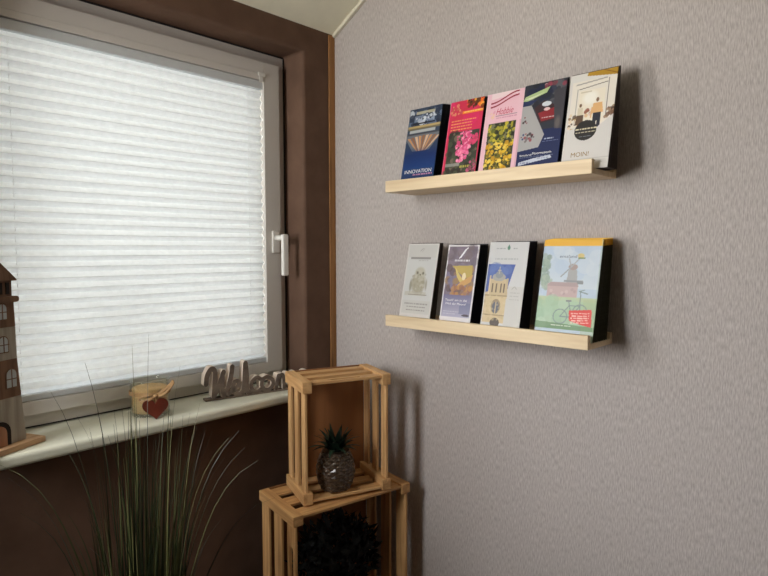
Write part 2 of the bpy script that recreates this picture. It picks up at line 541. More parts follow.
class Art:
    def __init__(s, col, asp, seed=1):
        s.a = np.ones((GH, GW, 3)) * sr(col); s.asp = asp; s.r = np.random.RandomState(seed)

    def put(s, mask, col, k=1.0):
        m = np.clip(mask.astype(float) * k, 0, 1)[..., None]
        s.a = s.a * (1 - m) + sr(col) * m

    def rect(s, u0, v0, u1, v1, col, k=1.0, slope=0.0):
        v = VV - slope * (UU - u0)
        s.put((UU >= u0) & (UU < u1) & (v >= v0) & (v < v1), col, k)

    def ell(s, u, v, ru, rv, col, k=1.0, soft=0.0):
        d = np.sqrt(((UU - u) / ru) ** 2 + ((VV - v) / rv) ** 2)
        s.put(np.clip((1 - d) / max(soft, 1e-6), 0, 1) if soft else d < 1, col, k)

    def poly(s, pts, col, k=1.0):
        ins = np.zeros_like(UU, bool)
        n = len(pts)
        for i in range(n):
            (x0, y0), (x1, y1) = pts[i], pts[(i + 1) % n]
            if y0 == y1: continue
            c = ((VV >= min(y0, y1)) & (VV < max(y0, y1)) & (UU < x0 + (VV - y0) * (x1 - x0) / (y1 - y0)))
            ins ^= c
        s.put(ins, col, k)
        return ins

    def grad(s, v0, v1, c0, c1, u0=0, u1=1):
        t = np.clip((VV - v0) / (v1 - v0), 0, 1)[..., None]
        m = ((VV >= v0) & (VV < v1) & (UU >= u0) & (UU < u1))[..., None]
        s.a = np.where(m, sr(c0) * (1 - t) + sr(c1) * t, s.a)

    def blobs(s, n, box, cols, r0, r1, k=0.9):
        for i in range(n):
            u = s.r.uniform(box[0], box[2]); v = s.r.uniform(box[1], box[3]); r = s.r.uniform(r0, r1)
            s.ell(u, v, r, r * s.asp, cols[s.r.randint(len(cols))], k)

    def line(s, u0, v, u1, col, h=0.012, k=0.75, slope=0.0):
        """a line of print too small to read"""
        u = u0
        while u < u1:
            w = s.r.uniform(0.03, 0.09)
            s.rect(u, v + slope * (u - u0), min(u + w, u1), v + slope * (u - u0) + h, col, k * s.r.uniform(.7, 1))
            u += w + 0.015

    def seg(s, u0, v0, u1, v1, w, col, k=1.0):
        """straight stroke, w as a share of the cover width"""
        A = np.array([u0, v0 / s.asp]); B = np.array([u1, v1 / s.asp]); d = B - A
        px = UU - A[0]; py = VV / s.asp - A[1]
        t = np.clip((px * d[0] + py * d[1]) / (d @ d), 0, 1)
        s.put(np.hypot(px - t * d[0], py - t * d[1]) < w / 2, col, k)


def art_blue(asp):
    a = Art((28, 52, 92), asp, 3)
    a.rect(0, 0, 1, .40, (52, 66, 88))
    a.blobs(46, (0, .02, 1, .26), [(30, 40, 60), (150, 164, 184), (96, 112, 138), (196, 202, 210), (40, 52, 74)], .03, .10)
    a.rect(.22, .05, .78, .09, (196, 190, 160), .8); a.rect(.18, .11, .8, .20, (150, 164, 190), .55)
    a.blobs(14, (.2, .1, .85, .2), [(30, 40, 66), (210, 216, 224)], .02, .06)
    a.rect(.15, .215, .82, .235, (22, 26, 40)); a.rect(0, .255, 1, .285, (188, 164, 110)); a.rect(0, .285, 1, .31, (120, 110, 84))
    a.rect(.08, .315, .86, .355, (186, 190, 190), .9); a.rect(0, .365, 1, .385, (70, 70, 78))
    a.rect(0, .385, 1, .62, (110, 116, 124))
    for i in range(9):
        t = i / 8
        a.poly([(.5 + (t - .5) * .25, .62), (.04 + t * .92, .40 + .05 * abs(t - .5)), (.04 + (t + .09) * .92, .40 + .05 * abs(t - .5)), (.5 + (t - .4) * .25, .62)],
               [(206, 148, 92), (150, 98, 60), (222, 186, 150)][i % 3], .9)
    a.poly([(0, .44), (.3, .66), (0, .66)], (44, 62, 92)); a.poly([(1, .44), (.7, .66), (1, .66)], (44, 62, 92))
    a.put(np.clip((VV - .56) / .12, 0, 1), (14, 44, 100))
    a.grad(.68, .86, (14, 44, 100), (16, 56, 118)); a.grad(.86, 1, (18, 60, 116), (14, 48, 96))
    a.line(.36, .945, .95, (200, 140, 170), .018, .9)
    a.rect(0, 0, .035, 1, (70, 88, 104), .5)
    return a.a


def art_red(asp):
    a = Art((214, 44, 88), asp, 4)
    a.blobs(10, (0, 0, .7, .3), [(226, 40, 110), (208, 48, 72)], .1, .25, .5)
    a.blobs(40, (.5, .0, 1, .13), [(240, 130, 40), (236, 96, 30), (120, 50, 20), (60, 44, 24), (250, 170, 60)], .02, .07)
    a.rect(.40, .155, 1, .195, (246, 140, 40)); a.line(.45, .165, .98, (250, 220, 130), .015, .8)
    a.blobs(18, (.06, .06, .36, .2), [(226, 150, 110), (200, 90, 80)], .015, .05, .8)
    for k in range(4):
        a.line(.1, .27 + k * .04, .72 + .1 * (k == 0), (244, 176, 96), .014, .85)
    a.rect(.08, .43, .96, 1, (58, 62, 50))
    a.blobs(60, (.08, .43, .95, 1), [(36, 48, 36), (74, 82, 62), (50, 40, 34), (120, 104, 90)], .03, .09, .8)
    a.blobs(110, (.34, .44, .74, .74), [(240, 120, 164), (226, 84, 136), (250, 160, 190), (214, 70, 120)], .02, .05)
    a.blobs(40, (.42, .7, .66, .84), [(240, 120, 164), (226, 84, 136), (250, 160, 190)], .02, .045)
    a.blobs(24, (.7, .5, .92, .62), [(226, 70, 116), (200, 60, 100)], .02, .05)
    a.rect(.08, .86, .5, .9, (170, 170, 164), .6); a.line(.52, .90, .8, (210, 200, 90), .03, .7)
    a.blobs(14, (.75, .84, .95, .98), [(200, 90, 130), (120, 70, 80)], .02, .05)
    a.rect(0, 0, .03, 1, (235, 120, 150), .6)
    return a.a


def art_pink(asp):
    a = Art((236, 190, 202), asp, 5)
    a.put(VV < .09 - .05 * UU, (240, 214, 218))
    for off in (.075, .125):
        c = off + .055 - .105 * UU + .022 * np.sin((UU) * 2 * PI)
        a.put(np.abs(VV - c) < .010, (150, 22, 52))
    a.put(UU < .05, (246, 218, 222), .7)
    a.blobs(8, (.06, .24, .26, .33), [(226, 150, 176), (240, 200, 150)], .02, .04, .6)
    a.rect(.30, .305, .92, .315, (150, 120, 130), .8); a.line(.32, .33, .9, (200, 130, 160), .014, .7)
    a.rect(.14, .40, .86, 1, (58, 60, 32))
    a.blobs(150, (.15, .42, .85, .68), [(52, 58, 30), (96, 104, 40), (170, 160, 50), (36, 40, 26), (206, 190, 60), (120, 120, 90)], .02, .06)
    a.blobs(190, (.15, .66, .85, 1.0), [(226, 186, 50), (200, 150, 30), (240, 210, 90), (110, 100, 30), (60, 60, 26)], .02, .055)
    a.put((UU < .13) | (UU > .865), (236, 192, 204))
    a.put((UU > .95) & (VV > .4), (150, 60, 80), .25)
    return a.a


def art_navy(asp):
    a = Art((22, 36, 84), asp, 6)
    a.rect(0, 0, 1, .58, (44, 48, 60))
    a.blobs(34, (0, 0, 1, .35), [(30, 34, 46), (60, 64, 76), (24, 34, 66), (90, 92, 98)], .05, .15, .7)
    a.blobs(10, (.5, -.02, .95, .06), [(150, 60, 80), (190, 150, 160), (110, 60, 70)], .03, .06, .8)
    a.poly([(0, .19), (.05, .14), (.62, .06), (.55, .13), (.1, .2)], (176, 196, 140)); a.poly([(.05, .17), (.5, .12), (.2, .18)], (214, 220, 190))
    a.poly([(0, .2), (.35, .2), (.2, .25), (0, .27)], (30, 44, 84))
    a.poly([(0, .26), (.22, .26), (.62, .66), (.55, .73), (.5, .80), (0, .83)], (170, 168, 168))
    a.blobs(10, (.06, .38, .2, .72), [(50, 60, 110), (130, 50, 60), (70, 60, 60)], .015, .03)
    a.blobs(14, (.14, .6, .38, .72), [(60, 50, 56), (150, 70, 80), (120, 110, 110)], .015, .04)
    a.poly([(.30, .3), (.52, .22), (.78, .3), (.8, .48), (.46, .5)], (58, 34, 40))
    a.poly([(.4, .37), (.76, .33), (.8, .46), (.5, .48)], (140, 34, 44))
    a.ell(.58, .27, .11, .03, (210, 214, 220)); a.ell(.6, .335, .07, .02, (226, 190, 190)); a.line(.5, .43, .78, (230, 220, 220), .012, .8)
    a.poly([(.72, .12), (1, .1), (1, .62), (.82, .6)], (64, 62, 70)); a.ell(.88, .52, .08, .1, (110, 102, 100), .7, .6)
    a.poly([(.62, .62), (.7, .58), (1, .6), (1, 1), (0, 1), (0, .82), (.5, .79)], (20, 34, 82))
    a.line(.62, .69, .84, (180, 190, 214), .014, .9); a.line(.58, .725, .95, (140, 152, 190), .008, .7)
    a.line(.08, .895, .86, (120, 130, 160), .007, .6)
    a.poly([(.06, .955), (.42, .92), (.8, .9), (.84, .935), (.42, .965), (.06, .995)], (196, 202, 216))
    a.line(.1, .955, .34, (60, 80, 130), .02, .7); a.line(.5, .92, .76, (90, 100, 140), .012, .6)
    return a.a


def art_white(asp):
    a = Art((222, 218, 212), asp, 7)
    a.poly([(.38, 0), (1, 0), (1, .085), (.36, .04)], (182, 140, 44)); a.seg(.7, 0, 1, .07, .02, (140, 96, 24))
    a.rect(.06, .09, 1, .62, (232, 224, 212))
    a.poly([(.15, .12), (.8, .09), (.8, .105), (.15, .135)], (150, 146, 140), .8); a.poly([(.22, .18), (.82, .14), (.82, .15), (.22, .19)], (110, 100, 92), .9)
    a.rect(.18, .18, .2, .6, (170, 164, 156)); a.rect(.83, .1, .85, .55, (140, 132, 124)); a.rect(.24, .21, .78, .6, (238, 228, 208), .8)
    a.ell(.48, .3, .2, .1, (246, 242, 232), .9, .5); a.rect(.26, .22, .5, .235, (196, 184, 160), .7)
    a.blobs(26, (.06, .46, .3, .66), [(150, 120, 84), (200, 170, 120), (96, 76, 56), (230, 210, 180)], .015, .05)
    a.blobs(20, (.82, .44, 1, .58), [(120, 84, 64), (160, 130, 104), (80, 56, 46)], .015, .05)
    a.blobs(14, (.36, .42, .6, .54), [(220, 180, 130), (226, 200, 190), (150, 90, 70)], .015, .05, .8)
    # two people walking away: skirt and light top on the left, apricot jumper and dark trousers on the right
    a.ell(.29, .375, .028, .022, (120, 92, 70)); a.poly([(.24, .4), (.34, .4), (.36, .5), (.23, .5)], (214, 202, 178)); a.poly([(.23, .49), (.37, .49), (.38, .6), (.2, .6)], (98, 76, 60))
    a.seg(.27, .6, .26, .68, .03, (150, 100, 60)); a.seg(.33, .6, .33, .68, .03, (120, 80, 60))
    a.ell(.64, .335, .03, .025, (130, 100, 80)); a.poly([(.56, .37), (.74, .37), (.78, .49), (.54, .49)], (226, 178, 122)); a.seg(.54, .42, .53, .53, .03, (226, 178, 122))
    a.poly([(.57, .48), (.74, .48), (.73, .66), (.67, .66), (.655, .54), (.64, .66), (.58, .66)], (40, 42, 56))
    a.poly([(0, .66), (.3, .62), (.62, .68), (1, .52), (1, 1), (0, 1)], (216, 212, 208))
    a.ell(.45, .67, .235, .115, (38, 36, 36))
    a.line(.24, .645, .68, (232, 222, 190), .016, 1); a.line(.25, .685, .66, (210, 200, 176), .012, .9); a.line(.33, .735, .58, (150, 160, 176), .008, .8)
    a.rect(0, .99, 1, 1, (200, 196, 192))
    a.ell(.71, 1.03, .02, .01, (90, 86, 84)); a.line(.58, 1.045, .9, (170, 166, 160), .005, .7)
    return a.a


def art_owl(asp):
    a = Art((212, 208, 204), asp, 8)
    a.rect(.05, .02, .95, .985, (200, 198, 194)); a.rect(.05, .2, .95, .8, (204, 204, 202))
    a.seg(.42, .11, .5, .07, .02, (168, 164, 160)); a.seg(.48, .12, .54, .07, .015, (176, 172, 168))
    a.rect(.14, .195, .78, .225, (150, 147, 144)); a.line(.4, .235, .72, (176, 172, 168), .012, .7)
    a.rect(.08, .68, .76, .735, (190, 186, 172), .7)
    a.ell(.48, .56, .27, .17, (172, 166, 148), 1, .3); a.ell(.50, .42, .19, .10, (188, 184, 168), 1, .3)
    a.blobs(70, (.28, .38, .7, .7), [(150, 144, 126), (196, 190, 174), (170, 164, 146)], .015, .045, .45)
    a.ell(.42, .415, .045, .028, (108, 104, 90), .9, .6); a.ell(.60, .42, .045, .028, (108, 104, 90), .9, .6)
    a.poly([(.49, .43), (.54, .43), (.515, .465)], (120, 112, 92)); a.ell(.24, .6, .05, .11, (140, 136, 116), .8, .5); a.ell(.74, .58, .04, .1, (158, 152, 134), .8, .5)
    a.rect(.2, .715, .8, .728, (128, 124, 112), .8)
    for k in range(3):
        a.line(.12 + .08 * (k > 0), .84 + k * .045, .88 - .08 * (k > 0), (138, 134, 130), .016, .8)
    return a.a


def art_moor(asp):
    a = Art((222, 218, 220), asp, 9)
    a.rect(.05, .025, .95, .975, (128, 116, 130))
    a.blobs(26, (.08, .04, .92, .3), [(112, 100, 112), (140, 128, 140), (120, 104, 104)], .06, .16, .5)
    a.seg(.44, .17, .58, .07, .05, (234, 234, 238)); a.seg(.58, .07, .64, .045, .03, (234, 234, 238)); a.seg(.40, .185, .46, .155, .025, (234, 234, 238))
    a.line(.26, .205, .74, (224, 222, 228), .022, .95)
    a.blobs(60, (.1, .3, .9, .66), [(120, 96, 92), (150, 120, 104), (132, 124, 150), (100, 80, 80), (160, 130, 90)], .04, .11, .7)
    a.poly([(.2, .29), (.85, .28), (.88, .42), (.7, .45), (.5, .40)], (190, 166, 92)); a.poly([(.3, .3), (.5, .42), (.7, .52), (.6, .56), (.4, .44)], (212, 190, 116))
    a.poly([(.55, .5), (.9, .4), (.86, .5), (.5, .6), (.3, .62)], (206, 160, 100)); a.ell(.62, .43, .06, .05, (236, 220, 180)); a.ell(.2, .5, .1, .07, (120, 120, 150), .8, .5)
    a.blobs(30, (.3, .55, .9, .68), [(176, 128, 96), (150, 104, 84), (190, 140, 80)], .03, .08, .7)
    a.grad(.68, .975, (118, 114, 146), (176, 174, 196), .05, .95)
    a.put((UU > .6) & (UU < .95) & (VV > .78) & (VV < .93), (96, 104, 140), .5)
    a.line(.1, .9, .6, (210, 206, 216), .01, .7); a.line(.1, .93, .5, (210, 206, 216), .01, .7)
    a.ell(.82, .945, .12, .016, (70, 60, 66), .9)
    return a.a


def art_castle(asp):
    a = Art((204, 204, 204), asp, 10)
    a.ell(.5, .075, .035, .028, (84, 130, 108)); a.poly([(.46, .075), (.5, .03), (.54, .075)], (84, 130, 108))
    a.line(.18, .075, .42, (150, 154, 156), .016, .9); a.line(.62, .075, .74, (150, 154, 156), .016, .9)
    a.line(.18, .205, .76, (168, 170, 172), .02, .8)
    a.poly([(.0, .28), (.72, .28), (.60, .55), (.56, .8), (.58, 1), (0, 1)], (70, 92, 160))
    a.grad(.28, .5, (66, 86, 158), (96, 116, 176), 0, .55)
    a.poly([(0, .28), (.72, .28), (.60, .55), (0, .55)], (72, 94, 164), .55)
    a.blobs(10, (.05, .3, .55, .4), [(96, 120, 180), (84, 104, 170)], .05, .12, .5)
    st = (206, 186, 146)
    a.poly([(.1, .62), (.64, .62), (.58, .75), (.60, 1), (0, 1), (0, .64)], st)
    a.poly([(.14, .46), (.56, .46), (.56, .66), (.14, .66)], (200, 180, 142))
    a.ell(.34, .44, .17, .05, (168, 164, 158)); a.ell(.34, .41, .10, .045, (140, 146, 150)); a.rect(.325, .31, .345, .4, (186, 180, 160)); a.rect(.29, .35, .38, .362, (186, 180, 160))
    a.rect(.1, .42, .14, .66, (214, 196, 158)); a.rect(.55, .45, .59, .66, (190, 172, 138))
    for u in (.20, .30, .42, .5):
        a.rect(u - .02, .535, u + .02, .63, (110, 96, 80)); a.ell(u, .535, .02, .02, (110, 96, 80))
    a.rect(0, .66, .6, .675, (160, 140, 108)); a.ell(.34, .80, .12, .09, (150, 132, 106)); a.ell(.34, .815, .09, .075, (92, 96, 108)); a.rect(.325, .74, .355, .89, (196, 176, 140))
    a.rect(0, .9, .6, .912, (160, 140, 108)); a.ell(.36, 1.0, .12, .06, (84, 74, 66))
    a.blobs(60, (0, .66, .57, 1), [(196, 174, 134), (216, 198, 162), (180, 160, 124)], .015, .04, .35)
    a.put((UU > .72 - .45 * np.clip((VV - .28), 0, .27)) & (VV > .28) & (VV <= .56), (204, 204, 204))
    a.put((UU > .60 - .02 * (VV > .7)) & (VV > .55), (200, 198, 194))
    a.seg(.7, .58, .76, .55, .012, (160, 158, 152)); a.seg(.76, .55, .82, .58, .012, (160, 158, 152))
    a.line(.66, .62, .9, (164, 162, 158), .012, .8); a.line(.66, .66, .88, (164, 162, 158), .012, .8); a.line(.66, .7, .9, (176, 174, 170), .01, .8)
    a.put(UU < .03, (210, 210, 210))
    return a.a


def art_map(asp):
    a = Art((176, 196, 216), asp, 11)
    a.grad(.07, .55, (166, 188, 214), (198, 210, 220))
    a.blobs(22, (.1, .1, .95, .4), [(186, 202, 220), (204, 214, 224), (170, 192, 218)], .05, .15, .5)
    a.rect(0, 0, 1, .075, (232, 176, 44))
    a.blobs(60, (.0, .18, .13, .5), [(110, 140, 116), (86, 116, 96), (136, 160, 136)], .02, .05, .7); a.blobs(24, (.05, .42, .2, .56), [(120, 146, 120), (150, 166, 140)], .02, .05, .7)
    # windmill
    a.poly([(.48, .34), (.62, .34), (.66, .56), (.45, .56)], (150, 146, 146)); a.ell(.55, .31, .075, .035, (146, 112, 98)); a.rect(.42, .455, .74, .475, (106, 110, 112)); a.rect(.64, .465, .75, .5, (90, 96, 98))
    a.seg(.52, .31, .36, .42, .022, (130, 134, 138)); a.seg(.52, .31, .66, .2, .02, (150, 152, 156)); a.seg(.52, .31, .47, .22, .02, (150, 152, 156))
    a.rect(.15, .5, .66, .66, (186, 146, 142)); a.poly([(.12, .53), (.2, .48), (.64, .48), (.68, .53)], (160, 122, 118)); a.blobs(8, (.2, .55, .62, .64), [(206, 176, 170), (160, 116, 112)], .02, .03, .7)
    a.grad(.645, 1, (160, 190, 140), (104, 150, 92)); a.put((VV > .645) & (VV < .69), (176, 186, 120), .6)
    a.put((UU > .78) & (VV > .66), (150, 170, 84), .5)
    a.blobs(30, (0, .68, .75, .95), [(150, 188, 146), (128, 172, 124), (168, 196, 160)], .05, .13, .5)
    # bicycle
    dk = (58, 92, 84)
    for (cu, cv) in ((.42, .86), (.74, .80)):
        d = np.hypot(UU - cu, (VV - cv) / a.asp); a.put(np.abs(d - .115) < .010, dk, .8)
    for g in ((.42, .86, .56, .735), (.56, .735, .73, .735), (.56, .735, .61, .86), (.61, .86, .73, .735), (.74, .80, .72, .58), (.42, .86, .61, .86), (.56, .735, .54, .69)):
        a.seg(*g, .018, dk, .9)
    a.seg(.72, .58, .84, .6, .018, dk); a.seg(.70, .575, .78, .56, .016, dk); a.ell(.54, .685, .05, .012, (40, 50, 48))
    a.a = a.a * .74 + sr((206, 212, 214)) * .26
    a.rect(0, 0, 1, .075, (232, 176, 44))
    # red tag
    a.poly([(.56, .79), (.93, .765), (.95, .955), (.74, .93), (.58, .90)], (214, 48, 38))
    for k in range(5):
        a.line(.60 + .02 * (k % 2), .815 + k * .025, .90, (246, 200, 186), .012, .9, -.05)
    a.put((VV > .945 + .03 * UU - .02) & (VV < 1.0), (74, 118, 66), .7); a.line(.28, .955, .62, (220, 226, 210), .010, .9)
    # logo sun
    a.ell(.66, .185, .055, .028, (214, 190, 110), .9); a.rect(.62, .205, .74, .218, (120, 140, 90))
    a.put(UU > .975, (170, 190, 160), .4)
    return a.a


def text_mesh(body, mat, w=None, h=None, shear=0.0, bold=0.0):
    """flat lettering in the XZ plane, lower left at the origin, scaled to a width and height"""
    cu = bpy.data.curves.new('lettering', 'FONT')
    cu.body = body; cu.size = 1; cu.shear = shear; cu.offset = bold; cu.resolution_u = 3
    to = bpy.data.objects.new('lettering', cu); C.objects.link(to)
    bpy.context.view_layer.update()
    me = bpy.data.meshes.new_from_object(to.evaluated_get(bpy.context.evaluated_depsgraph_get()))
    bpy.data.objects.remove(to)
    co = np.array([v.co[:] for v in me.vertices])
    mn, mx = co.min(0), co.max(0)
    sx = w / (mx[0] - mn[0]); sz = h / (mx[1] - mn[1])
    for v in me.vertices:
        x, y = (v.co.x - mn[0]) * sx, (v.co.y - mn[1]) * sz
        v.co = (x, 0, y)
    me.materials.clear(); me.materials.append(mat)
    return me


TH = 0.0011




def brochure(name_label, w, h, art, edge, loc, lean, texts=(), group=None, yaw=0.0):
    r = empty('brochure', loc, (-lean, 0, -PI / 2 + yaw)); tag(r, name_label, 'brochure', group)
    b = MB(); b.box((-w / 2, 0.0004, 0), (w / 2, TH, h)); b.build('pages', edge, r)
    # printed front sheet: a fine grid carrying the print
    me = bpy.data.meshes.new('cover')
    a = art(w / h / VIS)
    ex = np.linspace(-w / 2, w / 2, GW); ez = np.linspace(h, 0, GH)
    X, Z = np.meshgrid(ex, ez)
    bend = 0.0
    co = np.stack([X, np.zeros_like(X) - 0.0001, Z], -1).reshape(-1, 3)
    idx = np.arange(GW * GH).reshape(GH, GW)
    fc = np.stack([idx[1:, :-1], idx[1:, 1:], idx[:-1, 1:], idx[:-1, :-1]], -1).reshape(-1, 4)
    me.vertices.add(len(co)); me.vertices.foreach_set('co', co.ravel())
    me.loops.add(fc.size); me.loops.foreach_set('vertex_index', fc.ravel().astype(np.int32))
    me.polygons.add(len(fc)); me.polygons.foreach_set('loop_start', np.arange(0, fc.size, 4, dtype=np.int32))
    me.update(calc_edges=True); me.validate()
    at = me.color_attributes.new('print', 'FLOAT_COLOR', 'POINT')
    rgba = np.ones((GW * GH, 4)); rgba[:, :3] = a.reshape(-1, 3)
    at.data.foreach_set('color', rgba.ravel().astype(np.float32))
    me.materials.append(M['print'])
    o = bpy.data.objects.new('cover', me); C.objects.link(o); o.parent = r
    sd = o.modifiers.new('sheet', 'SOLIDIFY'); sd.thickness = 0.0004; sd.offset = -1
    for (body, mat, u, v, tw, thh, shear) in texts:
        t = bpy.data.objects.new('lettering', text_mesh(body, mat, tw * w, thh * h * VIS, shear, 0.0))
        C.objects.link(t); t.parent = o; t.location = (-w / 2 + u * w, -0.0004, h * (1 - v * VIS))
    return r


def copy_behind(n, w, h, edge, xb, xt, yc, zb, word, head):
    """further copies of the same brochure standing behind the front one"""
    me = None
    for i in range(1, n + 1):
        t = i / n
        bx = xb[0] + (xb[1] - xb[0]) * t; tx = xt[0] + (xt[1] - xt[0]) * t
        le = math.asin((tx - bx) / h)
        if me is None:
            b = MB(); b.box((-w / 2, 0, 0), (w / 2, TH, h * .93), 0); b.box((-w / 2, 0, h * .93), (w / 2, TH, h), 1); o = b.build('brochure', [edge, head or edge]); me = o.data
        else:
            o = bpy.data.objects.new('brochure', me); C.objects.link(o)
        o.location = (bx, yc + rnd.uniform(-.0006, .0006), zb); o.rotation_euler = (-le, 0, -PI / 2)
        tag(o, 'copy of the %s brochure stacked behind the front one' % word, 'brochure', 'copies behind the %s brochure' % word)


#        art, yl, yr, h, lean(front), edge, n, xb(back), xt(back), word, label, texts
R12 = math.radians(12)
BRO = [
    (art_blue, -.362, -.468, .206, R12, 'edge_shade_dark', 8, -.050, -.024, 'navy blue',
     'navy brochure with a hall photo and INNOVATION in white, leftmost on upper ledge', [('INNOVATION', M['white_ink'], .10, .935, .82, .050, 0)], ZU),
    (art_red, -.494, -.592, .202, R12, 'edge_shade_dark', 4, -.065, -.035, 'crimson',
     'crimson brochure with a big pink blossom on upper ledge', [], ZU),
    (art_pink, -.600, -.697, .202, R12, 'edge_shade_dark', 4, -.065, -.035, 'pale pink',
     'pale pink brochure with wavy red stripe and yellow garden photo', [('Hobbie', M['red_ink'], .30, .295, .46, .085, .35)], ZU),
    (art_navy, -.697, -.796, .203, R12, 'edge_shade_dark', 5, -.056, -.044, 'dark navy',
     'dark navy brochure with museum photo and white ribbon, beside the white MOIN brochure', [('Emsland', M['white_ink'], .08, .885, .28, .022, 0), ('Moormuseum', M['white_ink'], .38, .878, .44, .03, 0)], ZU),
    (art_white, -.804, -.902, .204, R12, 'edge_shade_grey', 7, -.049, -.042, 'white MOIN',
     'white brochure with black disc, two walkers and MOIN lettering', [('MOIN!', M['bronze_ink'], .20, .968, .38, .052, 0)], ZU),
    (art_owl, -.358, -.460, .207, R12, 'edge_shade_grey', 6, -.073, -.040, 'pale grey owl chick',
     'pale grey brochure with a fluffy owl chick, leftmost on lower ledge', [], ZL),
    (art_moor, -.490, -.582, .203, R12, 'edge_shade_dark', 7, -.050, -.020, 'mauve framed',
     'white-bordered mauve brochure with a yellow insect photo on lower ledge', [("Tauch' ein in die", M['white_ink'], .12, .765, .70, .030, .15), ('Welt der Moore!', M['white_ink'], .14, .815, .66, .030, .15)], ZL),
    (art_castle, -.611, -.713, .209, R12, 'edge_shade_dark', 7, -.050, -.018, 'pale castle',
     'pale grey brochure with a sandstone castle tower against blue sky', [], ZL),
    (art_map, -.750, -.880, .213, R12, 'edge_shade_olive', 8, -.026, -.006, 'yellow-topped windmill',
     'wide brochure with yellow top band, windmill, bicycle and red tag', [('emsland', M['blue_ink'], .30, .208, .30, .034, .1)], ZL),
]
for (art, yl, yr, h, le, edge, n, xb2, xt2, word, label, texts, z) in BRO:
    w = yl - yr; yc = (yl + yr) / 2; zb = z + .0122
    brochure(label, w, h, art, M[edge], (-.100, yc, zb), le, texts, None)
    xt0 = -.100 + math.sin(le) * h
    d = .0045
    copy_behind(n, w, h, M[edge], (-.100, xb2 - .004), (xt0, xt2 - .004), yc, zb, word, M['yellow_ink'] if 'yellow' in word else None)


# ------------------------------------------------------------------ crates
def slat_mesh(lo, hi, along, slot=None):
    """plank lo..hi; slot = (centre along, half length, half height) cut through the thin direction"""
    b = MB()
    if slot is None:
        return b.box(lo, hi)
    lo, hi = Vector(lo), Vector(hi)
    size = hi - lo
    thin = min(range(3), key=lambda i: size[i])
    wide = 3 - thin - along
    cw = (lo[wide] + hi[wide]) / 2
    cc, hl, hh = slot
    xs = [lo[along]]
    N = 12
    for i in range(N + 1):
        xs.append(cc - hl + hh * (1 - math.cos(PI / 2 * i / N)))
    for i in range(N + 1):
        xs.append(cc + hl - hh * (1 - math.cos(PI / 2 * (N - i) / N)))
    xs.append(hi[along])

    def gap(x):
        if x <= cc - hl or x >= cc + hl: return 0.0
        e = min(x - (cc - hl), (cc + hl) - x)
        return hh if e >= hh else math.sqrt(max(0, hh * hh - (hh - e) ** 2))

    def P(a, w, t):
        v = [0, 0, 0]; v[along] = a; v[wide] = w; v[thin] = t
        return b.bm.verts.new(v)
    prev = None
    for x in xs:
        g = gap(x)
        cur = [[P(x, w, t) for t in (lo[thin], hi[thin])] for w in (lo[wide], cw - g, cw + g, hi[wide])]
        if prev:
            for (i, j) in ((0, 1), (2, 3)):
                for t in (0, 1):
                    b.bm.faces.new((prev[i][t], prev[j][t], cur[j][t], cur[i][t]))
                for k in (i, j):
                    b.bm.faces.new((prev[k][0], prev[k][1], cur[k][1], cur[k][0]))
        else:
            b.bm.faces.new((cur[0][0], cur[3][0], cur[3][1], cur[0][1]))
        prev = cur
    b.bm.faces.new((prev[0][0], prev[3][0], prev[3][1], prev[0][1]))
    bmesh.ops.remove_doubles(b.bm, verts=b.bm.verts, dist=1e-6)
    return b


def crate(x0, y0, z0, ang, W, D, H, label, pre, bw, bh, slot_side, slot_top):
    r = empty('wooden_crate', (x0, y0, z0), (0, 0, ang)); tag(r, label, 'crate', 'stacked wooden crates')
    t = .0065
    ins = .004
    for bx in (0, W - bw):
        for bz in (0, H - bh):
            b = MB(); b.box((bx, 0, bz), (bx + bw, D, bz + bh)); b.build('batten', M[pre + 'y'], r, bevel=0.0012)
    sw = D * (.215 if D > .17 else .195)
    ys = [ins, (D - sw) / 2, D - sw - ins]
    for (za, zb) in ((ins, ins + t), (H - ins - t, H - ins)):
        for i, y in enumerate(ys):
            wd = sw * 1.06
            yy = y if i < 2 else y - sw * .06
            sl = (W / 2, W * .17, .0075) if (i == 0 and slot_top) else None
            slat_mesh((bw + .0003, yy, za), (W - bw - .0003, yy + wd, zb), 0, sl).build('slat', M[pre + 'x'], r, bevel=0.0008)
    for (xa, xb) in ((ins + .002, ins + .002 + t), (W - ins - .002 - t, W - ins - .002)):
        for i, y in enumerate(ys):
            sl = (H - bh - H * .22, H * .11, .0085) if (i == 0 and slot_side and xa < W / 2) else None
            slat_mesh((xa, y, bh + .0003), (xb, y + sw, H - bh - .0003), 2, sl).build('slat', M[pre + 'z'], r, bevel=0.0008)
    b = MB(); b.box((bw * .45, D + .0003, .002), (W - bw * .45, D + .0055, H - .002)); b.build('back_panel', M['ply'], r)
    return r


LT = 0.52
crate(-.4062, -.3025, 0, -.1846, .3505, .1953, LT, 'larger lower crate on the floor holding a dark round bush', 'crate2_', .027, .0255, True, False)
UC = (-.3514, -.2736, LT + .0004, -.3578, .2384, .1496, .3077)
crate(*UC, 'smaller upper crate standing on the larger crate, holding a pineapple ornament', 'crate_', .024, .029, False, True)

